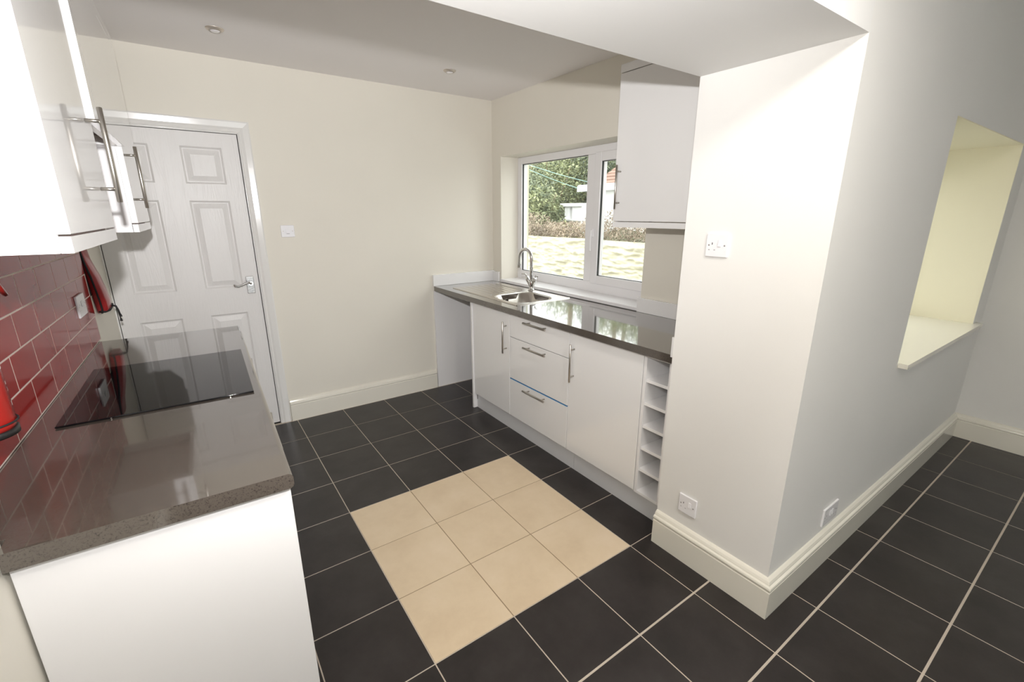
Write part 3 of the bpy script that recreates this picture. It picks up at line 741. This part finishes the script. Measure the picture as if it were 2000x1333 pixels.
# foliage
def leaves(bm, c, rad, n, size, squash=.8, seed=0):
    rnd = random.Random(seed)
    for _ in range(n):
        while True:
            p = Vector((rnd.uniform(-1, 1), rnd.uniform(-1, 1), rnd.uniform(-1, 1)))
            if .35 < p.length < 1: break
        p = Vector((p.x*rad[0], p.y*rad[1], p.z*rad[2]))+Vector(c)
        a = Vector((rnd.uniform(-1, 1), rnd.uniform(-1, 1), rnd.uniform(-.6, .8))).normalized(); s = size*rnd.uniform(.6, 1.4)
        b = a.cross(Vector((rnd.uniform(-1, 1), rnd.uniform(-1, 1), rnd.uniform(-1, 1)))).normalized()
        bm.faces.new([bm.verts.new(p-a*s), bm.verts.new(p+b*s*.45), bm.verts.new(p+a*s), bm.verts.new(p-b*s*.45)])
    return bm
def shrub(name, label, loc, r, h, m, n, size, seed, cat='shrub', group=None, lobes=5):
    rnd = random.Random(seed)
    t = thing(name, label, cat, loc, I4, group)
    bm = bmesh.new()
    for k in range(lobes):
        a = 2*PI*k/lobes+rnd.random(); q = r*rnd.uniform(.25, .6)
        leaves(bm, (loc[0]+q*math.cos(a), loc[1]+q*math.sin(a), loc[2]+h*rnd.uniform(.35, .75)), (r*.6, r*.6, h*.42), n//lobes, size, seed=seed*31+k)
    obj('foliage', bm, m, t)
    st = bmesh.new()
    for k in range(4):
        a = rnd.uniform(0, 2*PI)
        tube([(loc[0], loc[1], loc[2]-.1), (loc[0]+r*.3*math.cos(a), loc[1]+r*.3*math.sin(a), loc[2]+h*.4), (loc[0]+r*.6*math.cos(a), loc[1]+r*.6*math.sin(a), loc[2]+h*.85)], [.03, .02, .008], bm=st, n=6)
    obj('stems', st, BARK, t)
def gz(x): return .95+max(0, x-8.3)*.46
shr = [(6.2, 6.5, .45, .45, LEAFY, 'low yellow-green shrub just above the bracken, left of the white steps'),
       (6.7, 7.8, .6, 1.35, LEAF, 'mid-green leafy shrub in the middle of the left window pane'),
       (7.2, 9.0, .8, 1.7, LEAFD, 'dark shrub at the lower left of the left window pane'),
       (8.6, 9.9, 1.3, 2.3, LEAF, 'tall loose green shrub at the left edge of the left pane'),
       (9.9, 9.0, 1.2, 2.3, LEAFD, 'dark evergreen mass behind the middle shrub'),
       (10.6, 10.6, 1.5, 1.9, LEAFY, 'pale yellow-green bush high up at the far left of the bank'),
       (11.4, 8.7, 1.6, 2.2, LEAF, 'broad green bush above the white building corner'),
       (12.8, 10.6, 1.8, 2.3, LEAFY, 'sunlit yellow-green bush near the top of the left pane'),
       (13.6, 8.6, 1.8, 2.4, LEAFD, 'dark bush behind the roof at the top of the view'),
       (12.4, 6.8, 1.3, 2.2, LEAF, 'green bush rising behind the brown roof')]
for k, (x, y, r, h, m, lb_) in enumerate(shr):
    shrub('shrub', lb_, (x, y, gz(x)-.25), r, h+.1, m, int(2600+1500*r), .038+.008*r, 11+k)
# dead bracken along the wall top
bm = bmesh.new(); rnd = random.Random(5)
for _ in range(22000):
    y = rnd.uniform(1.5, 8.5); x = rnd.uniform(4.62, 5.5); hmax = .30+.10*math.sin(y*2.1)+.06*math.sin(y*5.3)
    z = 1.10+rnd.random()*hmax
    a = Vector((rnd.uniform(-1, 1), rnd.uniform(-1, 1), rnd.uniform(-1, .9))).normalized(); s = rnd.uniform(.012, .04)
    b = a.cross(Vector((rnd.uniform(-1, 1), rnd.uniform(-1, 1), 1))).normalized(); p = Vector((x, y, z))
    bm.faces.new([bm.verts.new(p-a*s), bm.verts.new(p+b*s*.22), bm.verts.new(p+a*s), bm.verts.new(p-b*s*.22)])
tag(obj('bracken', bm, DEAD, None, I4, (5, 4, 1.05)), 'dry brown bracken growing along the top of the garden wall', 'dead bracken', kind='stuff')
# tree trunks
for (x, y, h, r, lb_) in ((11.2, 11.7, 4.2, .13, 'pale bare tree trunk at the upper left of the view'), (12.4, 10.0, 3.8, .10, 'thin tree trunk behind the green bushes'), (13.2, 11.2, 4.5, .11, 'leaning far trunk between the other two trunks')):
    z = gz(x)-.2
    t = thing('tree', lb_, 'tree', (x, y, z))
    obj('trunk', tube([(x, y, z), (x+.1, y-.05, z+h*.5), (x+.05, y+.1, z+h)], [r, r*.8, r*.5], n=10), BARK, t)
    br = bmesh.new()
    for q in (.45, .6, .75, .9):
        a = q*17; tube([(x+.07, y, z+h*q), (x+.6*math.cos(a), y+.6*math.sin(a), z+h*q+.35), (x+1.1*math.cos(a), y+1.1*math.sin(a), z+h*q+.5)], [r*.4, r*.25, r*.1], bm=br, n=6)
    obj('branch', br, BARK, t)

# white outbuilding with a brown shingle roof
hs = thing('outbuilding', 'white rendered outbuilding with a brown shingle roof above the garden wall', 'building', (9.3, 5.6, .9))
obj('walls', boxes([(8.15, 10.6, 3.4, 7.62, .9, 2.06)]), HOUSEW, hs)
obj('fascia', box(7.95, 8.05, 3.2, 7.90, 2.03, 2.19), HOUSEW, hs, bevel=.01)
obj('soffit', box(8.05, 8.2, 3.2, 7.90, 2.03, 2.06), HOUSEW, hs)
rf = bmesh.new(); nr = 14
for k in range(nr):   # overlapping shingle courses
    xa, xb = 7.98+k*.13, 7.98+(k+1)*.13+.02; za, zb = 2.19+k*.085, 2.19+(k+1)*.085+.0
    v = [rf.verts.new(p) for p in [(xa, 3.2, za), (xa, 7.35-k*.02, za), (xa, 7.35-k*.02, za+.022), (xa, 3.2, za+.022), (xb, 3.2, zb), (xb, 7.35-k*.02, zb), (xb, 7.35-k*.02, zb+.004), (xb, 3.2, zb+.004)]]
    for f in [(0, 1, 2, 3), (3, 2, 6, 7), (0, 4, 5, 1), (4, 7, 6, 5), (1, 5, 6, 2), (0, 3, 7, 4)]: rf.faces.new([v[i] for i in f])
obj('roof', rf, ROOFM, hs)
obj('flat_porch_roof', box(8.0, 8.8, 7.35, 7.98, 2.03, 2.17), HOUSEW, hs)
# white pedestal wall with an opening, left of the outbuilding
pd = thing('garden_steps_wall', 'small white rendered parapet with an opening, left of the outbuilding', 'garden wall', (7.6, 7.8, .9))
obj('coping', box(7.55, 7.95, 7.35, 8.12, 1.66, 1.74), HOUSEW, pd, bevel=.01)
obj('parapet', boxes([(7.6, 7.9, 7.80, 7.98, 1.35, 1.66), (7.6, 7.9, 7.35, 7.70, 1.35, 1.66), (7.75, 7.9, 7.70, 7.80, 1.35, 1.66)]), HOUSEW, pd)
obj('lower_coping', box(7.5, 7.95, 7.35, 8.20, 1.31, 1.355), HOUSEW, pd, bevel=.01)
obj('base_wall', box(7.58, 7.9, 7.35, 8.12, .9, 1.31), HOUSEW, pd)
LINE = mat('washing_line_plastic', (.45, .75, .68), .5)
for (a, b, lb_) in (((6.0, 7.388, 2.53), (8.0, 7.558, 2.25), 'upper pale green washing line crossing the bank'), ((6.0, 7.387, 2.43), (7.9, 7.626, 2.06), 'lower pale green washing line crossing the bank')):
    a, b = Vector(a), Vector(b)
    pts = [a.lerp(b, k/10)-Vector((0, 0, .02*math.sin(PI*k/10))) for k in range(11)]
    tag(obj('washing_line', tube(pts, .006, n=6), LINE, None, I4, tuple(a)), lb_, 'washing line')

# ------------------------------------------------------------------ light
wd = bpy.data.worlds.new('World'); sc.world = wd; wd.use_nodes = True
bg = wd.node_tree.nodes['Background']; bg.inputs[0].default_value = (.98, .98, .98, 1); bg.inputs[1].default_value = 4.0
def light(name, kind, loc, energy, **kw):
    l = bpy.data.lights.new(name, kind); l.energy = energy
    for k, v in kw.items(): setattr(l, k, v)
    o = bpy.data.objects.new(name, l); C.objects.link(o); o.location = loc; return o
sun = light('sun', 'SUN', (0, 0, 8), 1.5, angle=.15, color=(1, .96, .88)); sun.rotation_euler = (math.radians(8), math.radians(-48), 0)
# camera
cd = bpy.data.cameras.new('camera'); cam = bpy.data.objects.new('camera', cd); C.objects.link(cam); sc.camera = cam
cd.sensor_fit = 'HORIZONTAL'; cd.sensor_width = 36; cd.lens = 885.13/2000*36; cd.clip_start = .02; cd.clip_end = 200
cam.location = (-.4803, -1.1509, 1.5105); cam.rotation_mode = 'XYZ'; cam.rotation_euler = (1.295, .001, -.6131)
# the photographer's flash on the camera
fl = light('camera_flash', 'SPOT', (-.48, -1.15, 1.71), 222, shadow_soft_size=.02, spot_size=math.radians(144), spot_blend=1., color=(1, .985, .99))
fl.rotation_euler = (math.radians(107), 0, math.radians(-10))
# unseen fill lamp, added to lift the ambient light
la = light('fill_lamp', 'AREA', (.35, -1.3, 2.38), 27, shape='DISK', size=.40, color=(1, .95, .88))
vs = sc.view_settings; vs.view_transform = 'Standard'; vs.look = 'None'; vs.gamma = 1; vs.exposure = 0.; vs.use_curve_mapping = False
